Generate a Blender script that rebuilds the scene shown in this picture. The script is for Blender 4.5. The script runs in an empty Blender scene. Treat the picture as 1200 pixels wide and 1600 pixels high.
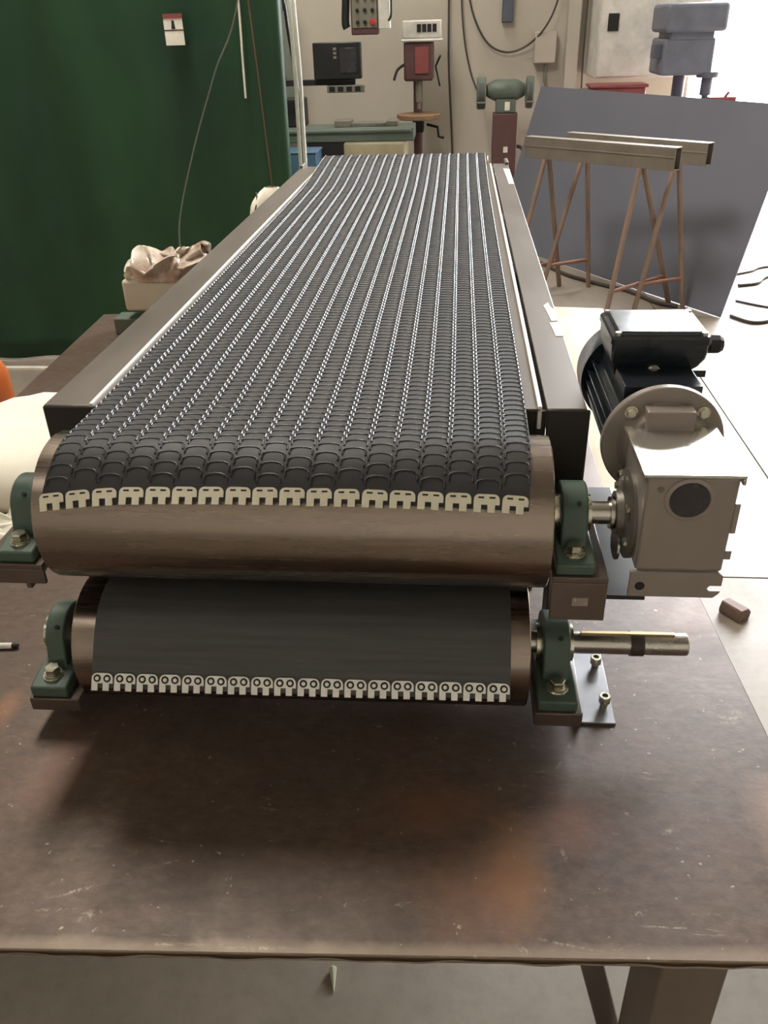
import bpy, bmesh, math, random
from mathutils import Matrix, Vector, noise as mnoise
random.seed(7)
PI = math.pi
S = bpy.context.scene
COL = S.collection
V = Vector

# ------------------------------------------------------------------ camera
cam_d = bpy.data.cameras.new('camera'); cam = bpy.data.objects.new('camera', cam_d); COL.objects.link(cam)
F_PX, PITCH, YAW, ROLL = 1292.6, 0.534102, -0.0957837, 0.0310467
cp, sp, cy, sy = math.cos(PITCH), math.sin(PITCH), math.cos(YAW), math.sin(YAW)
fwd = V((sy*cp, cy*cp, -sp)); rgt = V((cy, -sy, 0)); dwn = fwd.cross(rgt)
r2 = rgt*math.cos(ROLL) + dwn*math.sin(ROLL); d2 = dwn*math.cos(ROLL) - rgt*math.sin(ROLL)
CAM_Z = 1.73
cam.matrix_world = Matrix(((r2.x, -d2.x, -fwd.x, 0), (r2.y, -d2.y, -fwd.y, 0), (r2.z, -d2.z, -fwd.z, CAM_Z), (0, 0, 0, 1)))
cam_d.sensor_fit = 'VERTICAL'; cam_d.sensor_height = 36.0; cam_d.lens = F_PX/1600*36.0
cam_d.clip_start = 0.02; cam_d.clip_end = 300
S.camera = cam

# ------------------------------------------------------------------ world, lights, exposure
SKY = 36.0
w = bpy.data.worlds.new('world'); S.world = w; w.use_nodes = True
bg = w.node_tree.nodes['Background']; bg.inputs[0].default_value = (0.93, 0.96, 1.0, 1); bg.inputs[1].default_value = SKY

def area(name, loc, target, sx, sy_, energy, color, portal=False):
    l = bpy.data.lights.new(name, 'AREA'); l.shape = 'RECTANGLE'; l.size = sx; l.size_y = sy_; l.energy = energy; l.color = color
    if portal: l.cycles.is_portal = True
    o = bpy.data.objects.new(name, l); COL.objects.link(o); o.location = loc
    o.rotation_euler = (V(target)-V(loc)).to_track_quat('-Z', 'Y').to_euler()
    return o
DOOR_X0, DOOR_X1, DOOR_Z = 2.15, 5.6, 6.0
area('door_daylight', ((DOOR_X0+DOOR_X1)/2, 9.05, DOOR_Z/2), ((DOOR_X0+DOOR_X1)/2, 0, DOOR_Z/2), DOOR_X1-DOOR_X0, DOOR_Z, 1, (1, 1, 1), True)
area('unseen_overhead_lamp', (-1.5, 3.6, 5.4), (-1.5, 3.6, 0), 0.9, 2.2, 228, (1.0, 0.93, 0.83))
area('unseen_overhead_lamp', (-1.0, 7.2, 5.4), (-1.0, 7.2, 0), 0.9, 2.2, 100, (1.0, 0.93, 0.83))  # added ambient fill towards the back wall, no fitting in view
area('unseen_overhead_lamp', (-2.6, -1.8, 5.4), (-2.6, -1.8, 0), 0.9, 2.2, 18, (1.0, 0.93, 0.83))  # added ambient fill from behind the camera, no fitting in view
S.view_settings.view_transform = 'Standard'; S.view_settings.look = 'None'
S.view_settings.gamma = 1; S.view_settings.use_curve_mapping = False
S.view_settings.exposure = 0.0

# ------------------------------------------------------------------ materials
def hexc(r, g, b):
    f = lambda c: ((c/255+0.055)/1.055)**2.4 if c > 10 else c/255/12.92
    return (f(r), f(g), f(b), 1)
class M:
    def __init__(s, name):
        s.m = bpy.data.materials.new(name); s.m.use_nodes = True; s.t = s.m.node_tree; s.n = s.t.nodes; s.b = s.n['Principled BSDF']
        s.tc = s.n.new('ShaderNodeTexCoord')
    def add(s, t, **k):
        n = s.n.new(t)
        for a, v in k.items(): setattr(n, a, v)
        return n
    def link(s, a, b): s.t.links.new(a, b)
    def noise(s, scale, detail=4, rough=0.6, sc=(1, 1, 1), dist=0.0):
        mp = s.add('ShaderNodeMapping'); mp.inputs['Scale'].default_value = sc; s.link(s.tc.outputs['Object'], mp.inputs[0])
        n = s.add('ShaderNodeTexNoise'); n.inputs['Scale'].default_value = scale; n.inputs['Detail'].default_value = detail
        n.inputs['Roughness'].default_value = rough; n.inputs['Distortion'].default_value = dist
        s.link(mp.outputs[0], n.inputs['Vector']); return n.outputs['Fac']
    def ramp(s, src, stops):
        r = s.add('ShaderNodeValToRGB'); e = r.color_ramp.elements
        while len(e) < len(stops): e.new(0.5)
        for i, (p, c) in enumerate(stops):
            e[i].position = p; e[i].color = c if isinstance(c, tuple) else (c, c, c, 1)
        s.link(src, r.inputs[0]); return r.outputs[0]
    def mix(s, fac, a, b):
        x = s.add('ShaderNodeMix', data_type='RGBA')
        if isinstance(fac, float): x.inputs[0].default_value = fac
        else: s.link(fac, x.inputs[0])
        for v, i in ((a, 6), (b, 7)):
            if isinstance(v, tuple): x.inputs[i].default_value = v
            else: s.link(v, x.inputs[i])
        return x.outputs[2]
    def bump(s, src, strength, dist=0.002):
        b = s.add('ShaderNodeBump'); b.inputs['Strength'].default_value = strength; b.inputs['Distance'].default_value = dist
        s.link(src, b.inputs['Height']); s.link(b.outputs[0], s.b.inputs['Normal'])
    def set(s, **k):
        for a, v in k.items():
            i = s.b.inputs[a.replace('_', ' ')]
            if hasattr(v, 'links'): s.link(v, i)
            else: i.default_value = v
        return s
def simple(name, c, rough=0.5, metal=0.0, var=0.18, scale=8, bump=0.0, sc=(1, 1, 1), spec=0.5, c2=None):
    k = M(name); n = k.noise(scale, 5, 0.65, sc)
    lo = tuple(x*(1-var) for x in c[:3])+(1,); hi = c2 or tuple(min(1, x*(1+var)) for x in c[:3])+(1,)
    k.set(Base_Color=k.ramp(n, [(0.3, lo), (0.7, hi)]), Metallic=metal, Specular_IOR_Level=spec)
    k.set(Roughness=k.ramp(n, [(0.3, max(0.02, rough-0.06)), (0.7, min(1, rough+0.06))]))
    if bump: k.bump(n, bump)
    return k.m

MT = {}
MT['frame'] = simple('mill_steel_frame', hexc(112, 104, 96), 0.42, 0.55, 0.10, 5, 0.02, (1, 0.25, 1))
MT['frame_edge'] = simple('highlight_white_edge', hexc(246, 244, 238), 0.4, 0.0, 0.05, 20)  # near white: the reflection along the folded edges is put into the colour
MT['end_plate'] = simple('dark_steel_plate', hexc(62, 58, 54), 0.45, 0.5, 0.15, 9)
MT['roller'] = simple('turned_steel_roller', hexc(150, 137, 126), 0.27, 1.0, 0.05, 6, 0.006, (0.4, 10, 10))
MT['shaft'] = simple('bright_shaft_steel', hexc(190, 186, 178), 0.25, 1.0, 0.06, 10)
MT['key'] = simple('brass_key_steel', hexc(150, 130, 95), 0.4, 0.8)
MT['tape'] = simple('brown_tape', hexc(62, 50, 44), 0.5)
MT['rubber'] = simple('black_rubber', hexc(58, 58, 60), 0.42, 0.0, 0.12, 30, 0.03)
MT['rubber_top'] = simple('black_rubber_top', hexc(54, 54, 56), 0.54, 0.0, 0.15, 14, 0.05, spec=0.32)
MT['rubber_flat'] = simple('grey_black_fabric_back', hexc(78, 78, 77), 0.5, 0.0, 0.22, 16, 0.10, (0.25, 7, 7), spec=0.45)
MT['lug'] = simple('worn_rubber_ridge', hexc(66, 66, 68), 0.33, 0.0, 0.10, 40, spec=0.5)
MT['lug_matte'] = simple('black_rubber_lug', hexc(60, 60, 62), 0.30, 0.0, 0.10, 40, spec=0.55)
MT['clip'] = simple('zinc_clip_steel', hexc(228, 222, 200), 0.38, 0.35, 0.05, 30)
MT['clip_glare'] = simple('glare_white_clip_steel', hexc(250, 248, 240), 0.4, 0.1, 0.02, 30)  # whiter copy of the clip steel, reflected glare painted into its colour
MT['dark'] = simple('dark_recess', hexc(30, 28, 26), 0.6)
MT['green'] = simple('green_cast_iron_paint', hexc(74, 92, 80), 0.42, 0.0, 0.15, 18, 0.06)
MT['zinc'] = simple('zinc_bolt_steel', hexc(205, 202, 185), 0.25, 1.0, 0.08, 30)
MT['bracket'] = simple('brown_flat_bar', hexc(110, 98, 90), 0.35, 0.6, 0.12, 9)
MT['plate'] = simple('grey_ground_plate', hexc(140, 140, 142), 0.35, 0.8, 0.08, 12)
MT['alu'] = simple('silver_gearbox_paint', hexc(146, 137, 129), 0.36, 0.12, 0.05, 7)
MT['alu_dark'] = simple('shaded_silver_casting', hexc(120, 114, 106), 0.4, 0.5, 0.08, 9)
MT['motor'] = simple('black_motor_paint', hexc(30, 36, 42), 0.22, 0.0, 0.1, 14, 0.04, spec=0.6)
MT['black'] = simple('black_plastic', hexc(32, 31, 33), 0.45)
MT['white'] = simple('white_paint', hexc(215, 212, 204), 0.45)
MT['tag'] = simple('white_tag_paper', hexc(235, 230, 220), 0.8)
MT['dulltag'] = simple('dull_paper_tag', hexc(150, 138, 130), 0.8)
MT['grey'] = simple('grey_machine_paint', hexc(128, 124, 112), 0.45, 0, 0.15)
MT['beige'] = simple('beige_machine_paint', hexc(175, 165, 138), 0.5)
MT['blue'] = simple('blue_paint', hexc(70, 104, 130), 0.5)
MT['red'] = simple('red_paint', hexc(140, 72, 72), 0.5)
MT['redbutton'] = simple('red_button', hexc(200, 50, 40), 0.4)
MT['maroon'] = simple('maroon_paint', hexc(96, 66, 66), 0.5)
MT['tan'] = simple('tan_wood', hexc(150, 120, 92), 0.6, 0, 0.2, 12)
MT['veil'] = simple('glare_veiled_machine_paint', hexc(104, 108, 120), 0.5)  # lifted to pale blue grey, lens glare painted into the colour
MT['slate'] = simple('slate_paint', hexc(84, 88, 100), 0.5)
MT['alu_top'] = simple('door_glare_silver_cover', hexc(200, 195, 188), 0.22, 0.8, 0.05, 7)  # lighter, shinier copy of the gearbox silver, carrying door glare on top
MT['screen'] = simple('dark_screen', hexc(58, 56, 60), 0.25)
MT['ggreen'] = simple('grey_green_paint', hexc(98, 110, 100), 0.45, 0, 0.15)
MT['wheel'] = simple('grinding_wheel', hexc(84, 86, 84), 0.7)
MT['cable'] = simple('dark_cable', hexc(70, 64, 60), 0.5)
MT['whitecable'] = simple('white_conduit', hexc(232, 228, 218), 0.4)
MT['redcord'] = simple('red_brown_cord', hexc(130, 88, 72), 0.6)
MT['greycord'] = simple('grey_cord', hexc(120, 122, 112), 0.6)
MT['orange'] = simple('orange_plastic', hexc(214, 110, 40), 0.45, 0, 0.1, 4)
MT['wood'] = simple('brown_wood', hexc(120, 98, 86), 0.7, 0, 0.2, 14, 0.05, (1, 6, 6))
MT['trestle'] = simple('weathered_trestle_steel', hexc(128, 120, 110), 0.55, 0.3, 0.15, 7)
MT['trestle_leg'] = simple('brown_primer_leg', hexc(132, 118, 108), 0.6, 0.1, 0.15, 9, c2=hexc(150, 122, 106))
MT['rust'] = simple('rust_primer', hexc(146, 104, 86), 0.65, 0, 0.2, 9)
MT['sheet'] = simple('blue_grey_sheet_steel', hexc(107, 109, 121), 0.5, 0.1, 0.05, 2)
MT['sheetedge'] = simple('cut_sheet_edge', hexc(190, 188, 185), 0.4, 0.7)

def cloth_mat(name, c1, c2, rough=0.7, scale=5, sheen=0.0):
    k = M(name); n = k.noise(scale, 4, 0.6)
    k.set(Base_Color=k.ramp(n, [(0.35, c1), (0.65, c2)]), Roughness=rough); k.bump(n, 0.25, 0.01); return k.m
MT['sack'] = cloth_mat('cream_sack', hexc(244, 236, 214), hexc(252, 248, 234), 0.75, 2.5)
MT['film'] = cloth_mat('clear_film', hexc(200, 196, 176), hexc(240, 236, 220), 0.3, 9)
MT['film_brown'] = cloth_mat('brown_film', hexc(150, 120, 102), hexc(230, 220, 204), 0.3, 9)
MT['carton'] = cloth_mat('pale_carton', hexc(205, 200, 180), hexc(222, 216, 198), 0.6, 3)
MT['board'] = cloth_mat('pale_glare_board', hexc(202, 178, 138), hexc(226, 212, 182), 0.6, 3)
MT['shard'] = simple('pale_shard', hexc(180, 184, 160), 0.5)

# workbench plate: mill scale, rust stains with their own places, fine scratches
k = M('rusty_mill_scale_plate')
big = k.noise(2.6, 6, 0.62, (1, 1, 1), 0.6); fine = k.noise(46, 6, 0.7, (1, 1.6, 1)); mid = k.noise(9, 5, 0.65, (1, 1, 1), 0.3)
base = k.ramp(fine, [(0.3, hexc(84, 69, 59)), (0.7, hexc(110, 93, 81))])
base = k.mix(k.ramp(mid, [(0.42, 0.0), (0.72, 0.55)]), base, hexc(72, 62, 57))
base = k.mix(k.ramp(big, [(0.52, 0.0), (0.74, 0.5)]), base, hexc(112, 76, 58))
brk = k.ramp(k.noise(150, 4, 0.7), [(0.46, 0.0), (0.60, 1.0)])
def stain(x, y, rx, ry, col, amt, base, rot=0.0, broken=False):
    mp = k.add('ShaderNodeMapping', vector_type='TEXTURE'); mp.inputs['Location'].default_value = (x*1.0405, y*1.0405, 0.83)
    mp.inputs['Scale'].default_value = (rx*1.0405, ry*1.0405, 1); mp.inputs['Rotation'].default_value = (0, 0, rot)
    k.link(k.tc.outputs['Object'], mp.inputs[0])
    ln = k.add('ShaderNodeVectorMath', operation='LENGTH'); k.link(mp.outputs[0], ln.inputs[0])
    m1 = k.add('ShaderNodeMath', operation='MULTIPLY_ADD'); k.link(mid, m1.inputs[0]); m1.inputs[1].default_value = 1.1; m1.inputs[2].default_value = -0.55
    a = k.add('ShaderNodeMath', operation='ADD'); k.link(ln.outputs['Value'], a.inputs[0]); k.link(m1.outputs[0], a.inputs[1])
    f = k.ramp(a.outputs[0], [(0.25, amt), (1.0, 0.0)])
    if broken:
        mm = k.add('ShaderNodeMath', operation='MULTIPLY'); k.link(f, mm.inputs[0]); k.link(brk, mm.inputs[1]); f = mm.outputs[0]
    return k.mix(f, base, col)
base = stain(0.075, 0.635, 0.05, 0.10, hexc(160, 114, 74), 0.6, base)
base = stain(0.035, 0.60, 0.09, 0.09, hexc(136, 96, 72), 0.5, base)
base = stain(-0.005, 0.72, 0.10, 0.06, hexc(128, 88, 62), 0.5, base)
base = stain(0.15, 0.70, 0.06, 0.05, hexc(138, 92, 70), 0.45, base)
base = stain(-0.52, 0.74, 0.05, 0.10, hexc(134, 98, 82), 0.5, base)
base = stain(-0.66, 0.86, 0.03, 0.06, hexc(158, 112, 80), 0.5, base)
base = stain(0.42, 0.72, 0.05, 0.10, hexc(164, 132, 112), 0.5, base)
base = stain(-0.35, 0.510, 4.0, 0.016, hexc(160, 144, 124), 0.5, base, math.radians(2.6))
for (px, py, prx, pry, prot, pa) in ((-0.43, 0.575, 0.035, 0.003, 0.35, 0.8), (-0.405, 0.545, 0.012, 0.008, 0.8, 0.7), (-0.45, 0.55, 0.03, 0.0025, 0.1, 0.6), (-0.30, 0.518, 0.05, 0.003, 0.05, 0.8), (-0.20, 0.520, 0.05, 0.003, 0.05, 0.8),
        (0.085, 0.535, 0.012, 0.005, -0.6, 0.9), (0.13, 0.545, 0.05, 0.002, -0.15, 0.6), (0.215, 0.585, 0.014, 0.005, 0.5, 0.7), (0.245, 0.572, 0.035, 0.002, 0.0, 0.6), (0.27, 0.70, 0.010, 0.006, 0.3, 0.6), (0.14, 0.66, 0.004, 0.012, 0.2, 0.5),
        (0.47, 0.98, 0.02, 0.012, 0.9, 0.7), (0.455, 1.06, 0.02, 0.04, 0.0, 0.5), (0.40, 0.90, 0.03, 0.015, 0.5, 0.35), (-0.33, 0.62, 0.012, 0.002, 0.3, 0.7), (-0.26, 0.60, 0.006, 0.004, 0.3, 0.5), (0.15, 0.80, 0.004, 0.016, -0.6, 0.4), (0.165, 0.83, 0.004, 0.014, -0.5, 0.4)):
    base = stain(px, py, prx, pry, hexc(176, 160, 140), pa, base, prot, True)
scr = k.noise(28, 8, 0.8, (0.35, 2.2, 1), 1.2); spk = k.noise(90, 3, 0.5)
base = k.mix(k.ramp(scr, [(0.615, 0.0), (0.70, 0.5)]), base, hexc(186, 172, 156))
base = k.mix(k.ramp(spk, [(0.70, 0.0), (0.76, 0.55)]), base, hexc(196, 180, 160))
k.set(Base_Color=base, Metallic=0.25, Roughness=k.ramp(mid, [(0.3, 0.36), (0.7, 0.52)])); k.bump(fine, 0.12, 0.002)
MT['bench'] = k.m
MT['bench_edge'] = simple('worn_plate_edge', hexc(150, 132, 114), 0.5, 0.4, 0.3, 22, 0.2, (0.6, 1, 1))
MT['bench_leg'] = simple('brown_leg_steel', hexc(116, 103, 92), 0.5, 0.3, 0.15, 6)
MT['scratch'] = simple('bare_scratch_mark', hexc(196, 178, 158), 0.6, 0.2, 0.2, 60)
MT['scratch_rust'] = simple('rusty_scratch_mark', hexc(182, 138, 100), 0.7, 0.0, 0.2, 60)

k = M('concrete_floor'); a1 = k.noise(1.3, 6, 0.65); a2 = k.noise(24, 5, 0.7)
c = k.ramp(a1, [(0.3, hexc(128, 118, 106)), (0.7, hexc(158, 147, 134))]); c = k.mix(k.ramp(a2, [(0.45, 0.0), (0.8, 0.4)]), c, hexc(104, 94, 84))
k.set(Base_Color=c, Roughness=k.ramp(a1, [(0.3, 0.42), (0.7, 0.62)])); k.bump(a2, 0.08, 0.003); MT['floor'] = k.m
MT['joint'] = simple('dark_joint', hexc(64, 58, 54), 0.9)
k = M('beige_wall_paint'); a1 = k.noise(0.9, 5, 0.6); a2 = k.noise(30, 4, 0.6)
k.set(Base_Color=k.ramp(a1, [(0.3, hexc(182, 175, 162)), (0.7, hexc(196, 189, 176))]), Roughness=0.8); k.bump(a2, 0.1, 0.003); MT['wall'] = k.m
MT['ceiling'] = simple('grey_ceiling', hexc(150, 146, 138), 0.9)
k = M('green_curtain_vinyl'); a1 = k.noise(1.6, 4, 0.55, (1, 1, 0.5)); a2 = k.noise(14, 3, 0.6, (1, 1, 0.2))
k.set(Base_Color=k.ramp(a1, [(0.3, hexc(38, 63, 48)), (0.7, hexc(48, 82, 55))]), Roughness=k.ramp(a2, [(0.3, 0.34), (0.7, 0.5)]), Specular_IOR_Level=0.22); k.bump(a2, 0.05, 0.01)
MT['curtain'] = k.m
MT['yard'] = simple('yard_concrete', hexc(190, 186, 178), 0.8, 0, 0.1, 1)

# ------------------------------------------------------------------ mesh helpers
class MB:
    def __init__(s): s.b = bmesh.new(); s.mi = 0
    def _f(s, vs):
        try:
            f = s.b.faces.new(vs); f.material_index = s.mi
        except ValueError: pass
    def box(s, x0, x1, y0, y1, z0, z1, m=None):
        p = [V((x, y, z)) for z in (z0, z1) for y in (y0, y1) for x in (x0, x1)]
        if m is not None: p = [m @ q for q in p]
        v = [s.b.verts.new(q) for q in p]
        for f in ((0, 2, 3, 1), (4, 5, 7, 6), (0, 1, 5, 4), (2, 6, 7, 3), (0, 4, 6, 2), (1, 3, 7, 5)): s._f([v[i] for i in f])
        return s
    def loft(s, rings, cap=True, closed=True):
        vs = [[s.b.verts.new(p) for p in r] for r in rings]; n = len(vs[0])
        for a, b in zip(vs, vs[1:]):
            for i in range(n if closed else n-1):
                j = (i+1) % n; s._f([a[i], a[j], b[j], b[i]])
        if cap and closed:
            s._f(vs[0][::-1]); s._f(vs[-1])
        return s
    def lathe(s, p0, axis, prof, n=32, ang0=0.0):
        """prof: (distance along axis, radius)"""
        ax = V(axis).normalized(); u = ax.orthogonal().normalized()
        if abs(ax.z) < 0.9: u = V((0, 0, 1)) - ax*ax.z; u.normalize()
        t = ax.cross(u); p0 = V(p0)
        s.loft([[p0+ax*d+(u*math.cos(ang0+2*PI*i/n)+t*math.sin(ang0+2*PI*i/n))*max(r, 1e-4) for i in range(n)] for d, r in prof]); return s
    def cyl(s, p0, p1, r, n=24, ang0=0.0, r1=None, ch=0.0):
        p0, p1 = V(p0), V(p1); L = (p1-p0).length; r1 = r if r1 is None else r1
        pr = [(0, r), (L, r1)] if not ch else [(0, r-ch), (ch, r), (L-ch, r1), (L, r1-ch)]
        return s.lathe(p0, p1-p0, pr, n, ang0)
    def tube(s, pts, r, n=8):
        pts = [V(p) for p in pts]; rings = []; u = None
        for i, p in enumerate(pts):
            d = (pts[min(i+1, len(pts)-1)]-pts[max(i-1, 0)]).normalized()
            u = d.orthogonal().normalized() if u is None else (u-d*u.dot(d)).normalized()
            t = d.cross(u); rings.append([p+(u*math.cos(2*PI*k/n)+t*math.sin(2*PI*k/n))*r for k in range(n)])
        return s.loft(rings)
    def prism(s, pts, h, m=None):
        """closed outline in the local XY plane pushed from 0 to h along local Z"""
        m = m or Matrix()
        a = [s.b.verts.new(m @ V((x, y, 0))) for x, y in pts]; b = [s.b.verts.new(m @ V((x, y, h))) for x, y in pts]; n = len(pts)
        s._f(a[::-1]); s._f(b)
        for i in range(n): s._f([a[i], a[(i+1) % n], b[(i+1) % n], b[i]])
        return s
    def grid(s, fn, nu, nv):
        v = [[s.b.verts.new(fn(i/nu, j/nv)) for j in range(nv+1)] for i in range(nu+1)]
        for i in range(nu):
            for j in range(nv): s._f([v[i][j], v[i+1][j], v[i+1][j+1], v[i][j+1]])
        return s
    def mesh(s, name, mats, smooth=35):
        bmesh.ops.recalc_face_normals(s.b, faces=s.b.faces)
        me = bpy.data.meshes.new(name); s.b.to_mesh(me); s.b.free()
        for m in (mats if isinstance(mats, (list, tuple)) else [mats]): me.materials.append(m)
        if smooth:
            me.shade_smooth(); me.set_sharp_from_angle(angle=math.radians(smooth))
        return me
    def build(s, name, mats, parent=None, bevel=0.0, seg=2, smooth=35, thick=0.0):
        me = s.mesh(name, mats, smooth); o = bpy.data.objects.new(name, me); COL.objects.link(o)
        if parent is not None:
            o.parent = parent; o.matrix_parent_inverse = Matrix.Translation(-parent.location) if parent.type == 'EMPTY' else Matrix()
        if thick:
            md = o.modifiers.new('thick', 'SOLIDIFY'); md.thickness = thick; md.offset = 0
        if bevel:
            md = o.modifiers.new('bevel', 'BEVEL'); md.width = bevel; md.segments = seg; md.limit_method = 'ANGLE'; md.angle_limit = math.radians(40)
        return o
def tag(o, label=None, cat=None, group=None, kind=None):
    for a, v in (('label', label), ('category', cat), ('group', group), ('kind', kind)):
        if v: o[a] = v
    return o
def thing(name, label, cat, loc, group=None):
    o = bpy.data.objects.new(name, None); COL.objects.link(o); o.location = loc; o.empty_display_size = 0.1
    bpy.context.view_layer.update(); return tag(o, label, cat, group)
def struct(o): o['kind'] = 'structure'; return o
def spline(pts, n=8):
    pts = [V(p) for p in pts]; out = []
    for i in range(len(pts)-1):
        p0, p1, p2, p3 = pts[max(i-1, 0)], pts[i], pts[i+1], pts[min(i+2, len(pts)-1)]
        for j in range(n):
            t = j/n; out.append(0.5*((2*p1)+(p2-p0)*t+(2*p0-5*p1+4*p2-p3)*t*t+(3*p1-p0-3*p2+p3)*t**3))
    return out+[pts[-1]]
def frame_m(o, x, y, z): return Matrix(((x[0], y[0], z[0], o[0]), (x[1], y[1], z[1], o[1]), (x[2], y[2], z[2], o[2]), (0, 0, 0, 1)))

# ------------------------------------------------------------------ room shell
X0, X1, Y0, Y1, ZC = -6.0, 6.0, -5.0, 9.0, 7.5
fl = struct(MB().box(X0, X1, Y0, Y1+0.2, -0.2, -0.012).build('floor', MT['joint']))
xs = [X0, -4.3, -1.5, 1.35, 4.1, X1]; ys = [Y0, -3.5, -0.5, 2.5, 5.5, 8.4, Y1+0.2]
for i in range(len(xs)-1):
    for j in range(len(ys)-1):
        g = 0.004
        MB().box(xs[i]+g, xs[i+1]-g, ys[j]+g, ys[j+1]-g, -0.012, 0).build('slab', MT['floor'], fl)
struct(MB().box(-40, 40, Y1+0.2, 70, -0.2, -0.02).build('yard_ground', MT['yard']))
wb = MB(); wb.box(X0, DOOR_X0, Y1, Y1+0.2, 0, ZC); wb.box(DOOR_X1, X1, Y1, Y1+0.2, 0, ZC); wb.box(DOOR_X0, DOOR_X1, Y1, Y1+0.2, DOOR_Z, ZC)
struct(wb.build('wall_back', MT['wall'], smooth=0))
struct(MB().box(X0-0.2, X0, Y0-0.2, Y1+0.2, 0, ZC).build('wall_left', MT['wall'], smooth=0))
struct(MB().box(X1, X1+0.2, Y0-0.2, Y1+0.2, 0, ZC).build('wall_right', MT['wall'], smooth=0))
struct(MB().box(X0, X1, Y0-0.2, Y0, 0, ZC).build('wall_front', MT['wall'], smooth=0))
struct(MB().box(X0-0.2, X1+0.2, Y0-0.2, Y1+0.2, ZC, ZC+0.2).build('ceiling', MT['ceiling'], smooth=0))
struct(MB().box(0.97, 1.09, 8.86, 9.0, 0, ZC).build('trim_1', MT['wall'], bevel=0.01))

# ------------------------------------------------------------------ workbench
TZ = 0.830
RT = Matrix.Translation((-0.411, 1.738, 0)) @ Matrix.Rotation(math.radians(2.6), 4, 'Z')
BW, BD = 0.832, 1.212
bench = thing('workbench', 'large rusty brown steel workbench carrying the conveyor', 'workbench', (-0.411, 1.738, 0))
tt = MB(); tt.box(-BW, BW, -BD, BD, TZ-0.012, TZ, RT); top = tt.build('bench_top', [MT['bench']], bench, bevel=0.002)
# worn bright front lip, a rolled bead along the plate edge
def lip(u, v):
    x = -BW+2*BW*u; a = PI*0.5*v
    return RT @ V((x, -BD-0.004+0.006*(1-math.sin(a)) + 0.0012*math.sin(x*37)+0.0008*math.sin(x*91), TZ-0.0085+0.0075*math.sin(a)*1.0-0.006*(1-v)))
MB().grid(lip, 160, 5).build('worn_edge', MT['bench_edge'], bench)
for lx, ly in ((0.694, -1.055), (-0.73, -1.055), (0.70, 1.04), (-0.73, 1.04)):
    MB().box(lx-0.045, lx+0.045, ly-0.05, ly+0.05, 0.008, TZ-0.012, RT).box(lx-0.075, lx+0.075, ly-0.075, ly+0.075, 0, 0.008, RT).build('leg', MT['bench_leg'], bench, bevel=0.004)
br = MB(); d = V((0.21, 0, -0.84)).normalized(); br.box(-0.018, 0.018, -0.018, 0.018, 0, 0.82, RT @ frame_m((0.505, -0.97, TZ-0.012), V((d.z*-1, 0, d.x)), (0, 1, 0), d))
br.build('brace', MT['frame'], bench, bevel=0.002)
for y in (-1.055, 1.04): MB().box(-0.68, 0.645, y+0.01, y+0.05, TZ-0.09, TZ-0.012, RT).build('cross_rail', MT['bench_leg'], bench, bevel=0.003)
for x in (0.694, -0.73): MB().box(x-0.02, x+0.02, -1.0, 0.985, TZ-0.09, TZ-0.012, RT).build('side_rail', MT['bench_leg'], bench, bevel=0.003)

# ------------------------------------------------------------------ belt conveyor
YU, ZU, RU = 0.931, 1.182, 0.098        # upper drive roller
YL, ZL, RL = 0.970, 0.936, 0.094        # lower roller
YF, ZF, RF = 3.25, 1.255, 0.052         # far end roller
BT = 0.006
XL, XR = -0.490, 0.095                  # belt edges
ZB = ZU+RU                              # bed level
conv = thing('belt_conveyor', 'long flat steel belt conveyor with a black studded belt lying on the workbench', 'conveyor', (-0.2, 2.1, TZ))

# side channels
def channel(x_out, x_in, name):
    s = 1 if x_in > x_out else -1
    pts = [(x_out, ZB), (x_in, ZB), (x_in, ZB-0.004), (x_out+s*0.004, ZB-0.004), (x_out+s*0.004, 1.064), (x_out-s*0.0, 1.064), (x_out, 1.06), ]
    m = MB(); m.box(min(x_out, x_in), max(x_out, x_in), 1.035, 3.24, ZB-0.004, ZB)
    m.box(min(x_out, x_out+s*0.004), max(x_out, x_out+s*0.004), 1.035, 3.24, 1.06, ZB-0.004)
    return m.build(name, MT['frame'], conv, bevel=0.0015)
channel(-0.576, -0.505, 'side_channel'); channel(0.177, 0.124, 'side_channel')
# outward bottom flanges
MB().box(0.208, 0.245, 1.135, 3.24, 1.060, 1.066).box(0.177, 0.209, 2.9, 2.95, 1.060, 1.066).build('bottom_flange', MT['bracket'], conv, bevel=0.001)
MB().box(-0.64, -0.576, 1.135, 3.24, 1.060, 1.066).build('bottom_flange', MT['bracket'], conv, bevel=0.001)
# slider bed with bright folded edges
MB().box(-0.505, 0.116, 1.035, 3.22, ZB-0.004, ZB-0.0005).build('slider_bed', MT['frame'], conv, bevel=0.0008)
for x in (-0.5065, 0.1145): MB().box(x-0.0028, x+0.0028, 1.035, 3.225, ZB-0.03, ZB+0.003).build('bright_edge', MT['frame_edge'], conv, bevel=0.0008)
# end plates
MB().box(-0.576, -0.452, 1.030, 1.035, 1.06, ZB).build('end_plate', MT['end_plate'], conv, bevel=0.004)
MB().box(0.124, 0.181, 1.030, 1.035, 1.06, ZB).build('end_plate', MT['end_plate'], conv, bevel=0.004)
MB().box(-0.452, 0.124, 1.040, 1.046, 1.10, ZB-0.006).build('inner_cross_plate', MT['end_plate'], conv)
# tube supports standing on the bench
for y in (1.30, 2.55):
    MB().box(-0.57, 0.17, y-0.025, y+0.025, 1.01, 1.06).build('cross_tube', MT['end_plate'], conv, bevel=0.003)
    for x in (-0.50, 0.10): MB().box(x-0.025, x+0.025, y-0.025, y+0.025, TZ+0.006, 1.01).box(x-0.05, x+0.05, y-0.05, y+0.05, TZ, TZ+0.006).build('support_foot', MT['end_plate'], conv, bevel=0.003)

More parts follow.
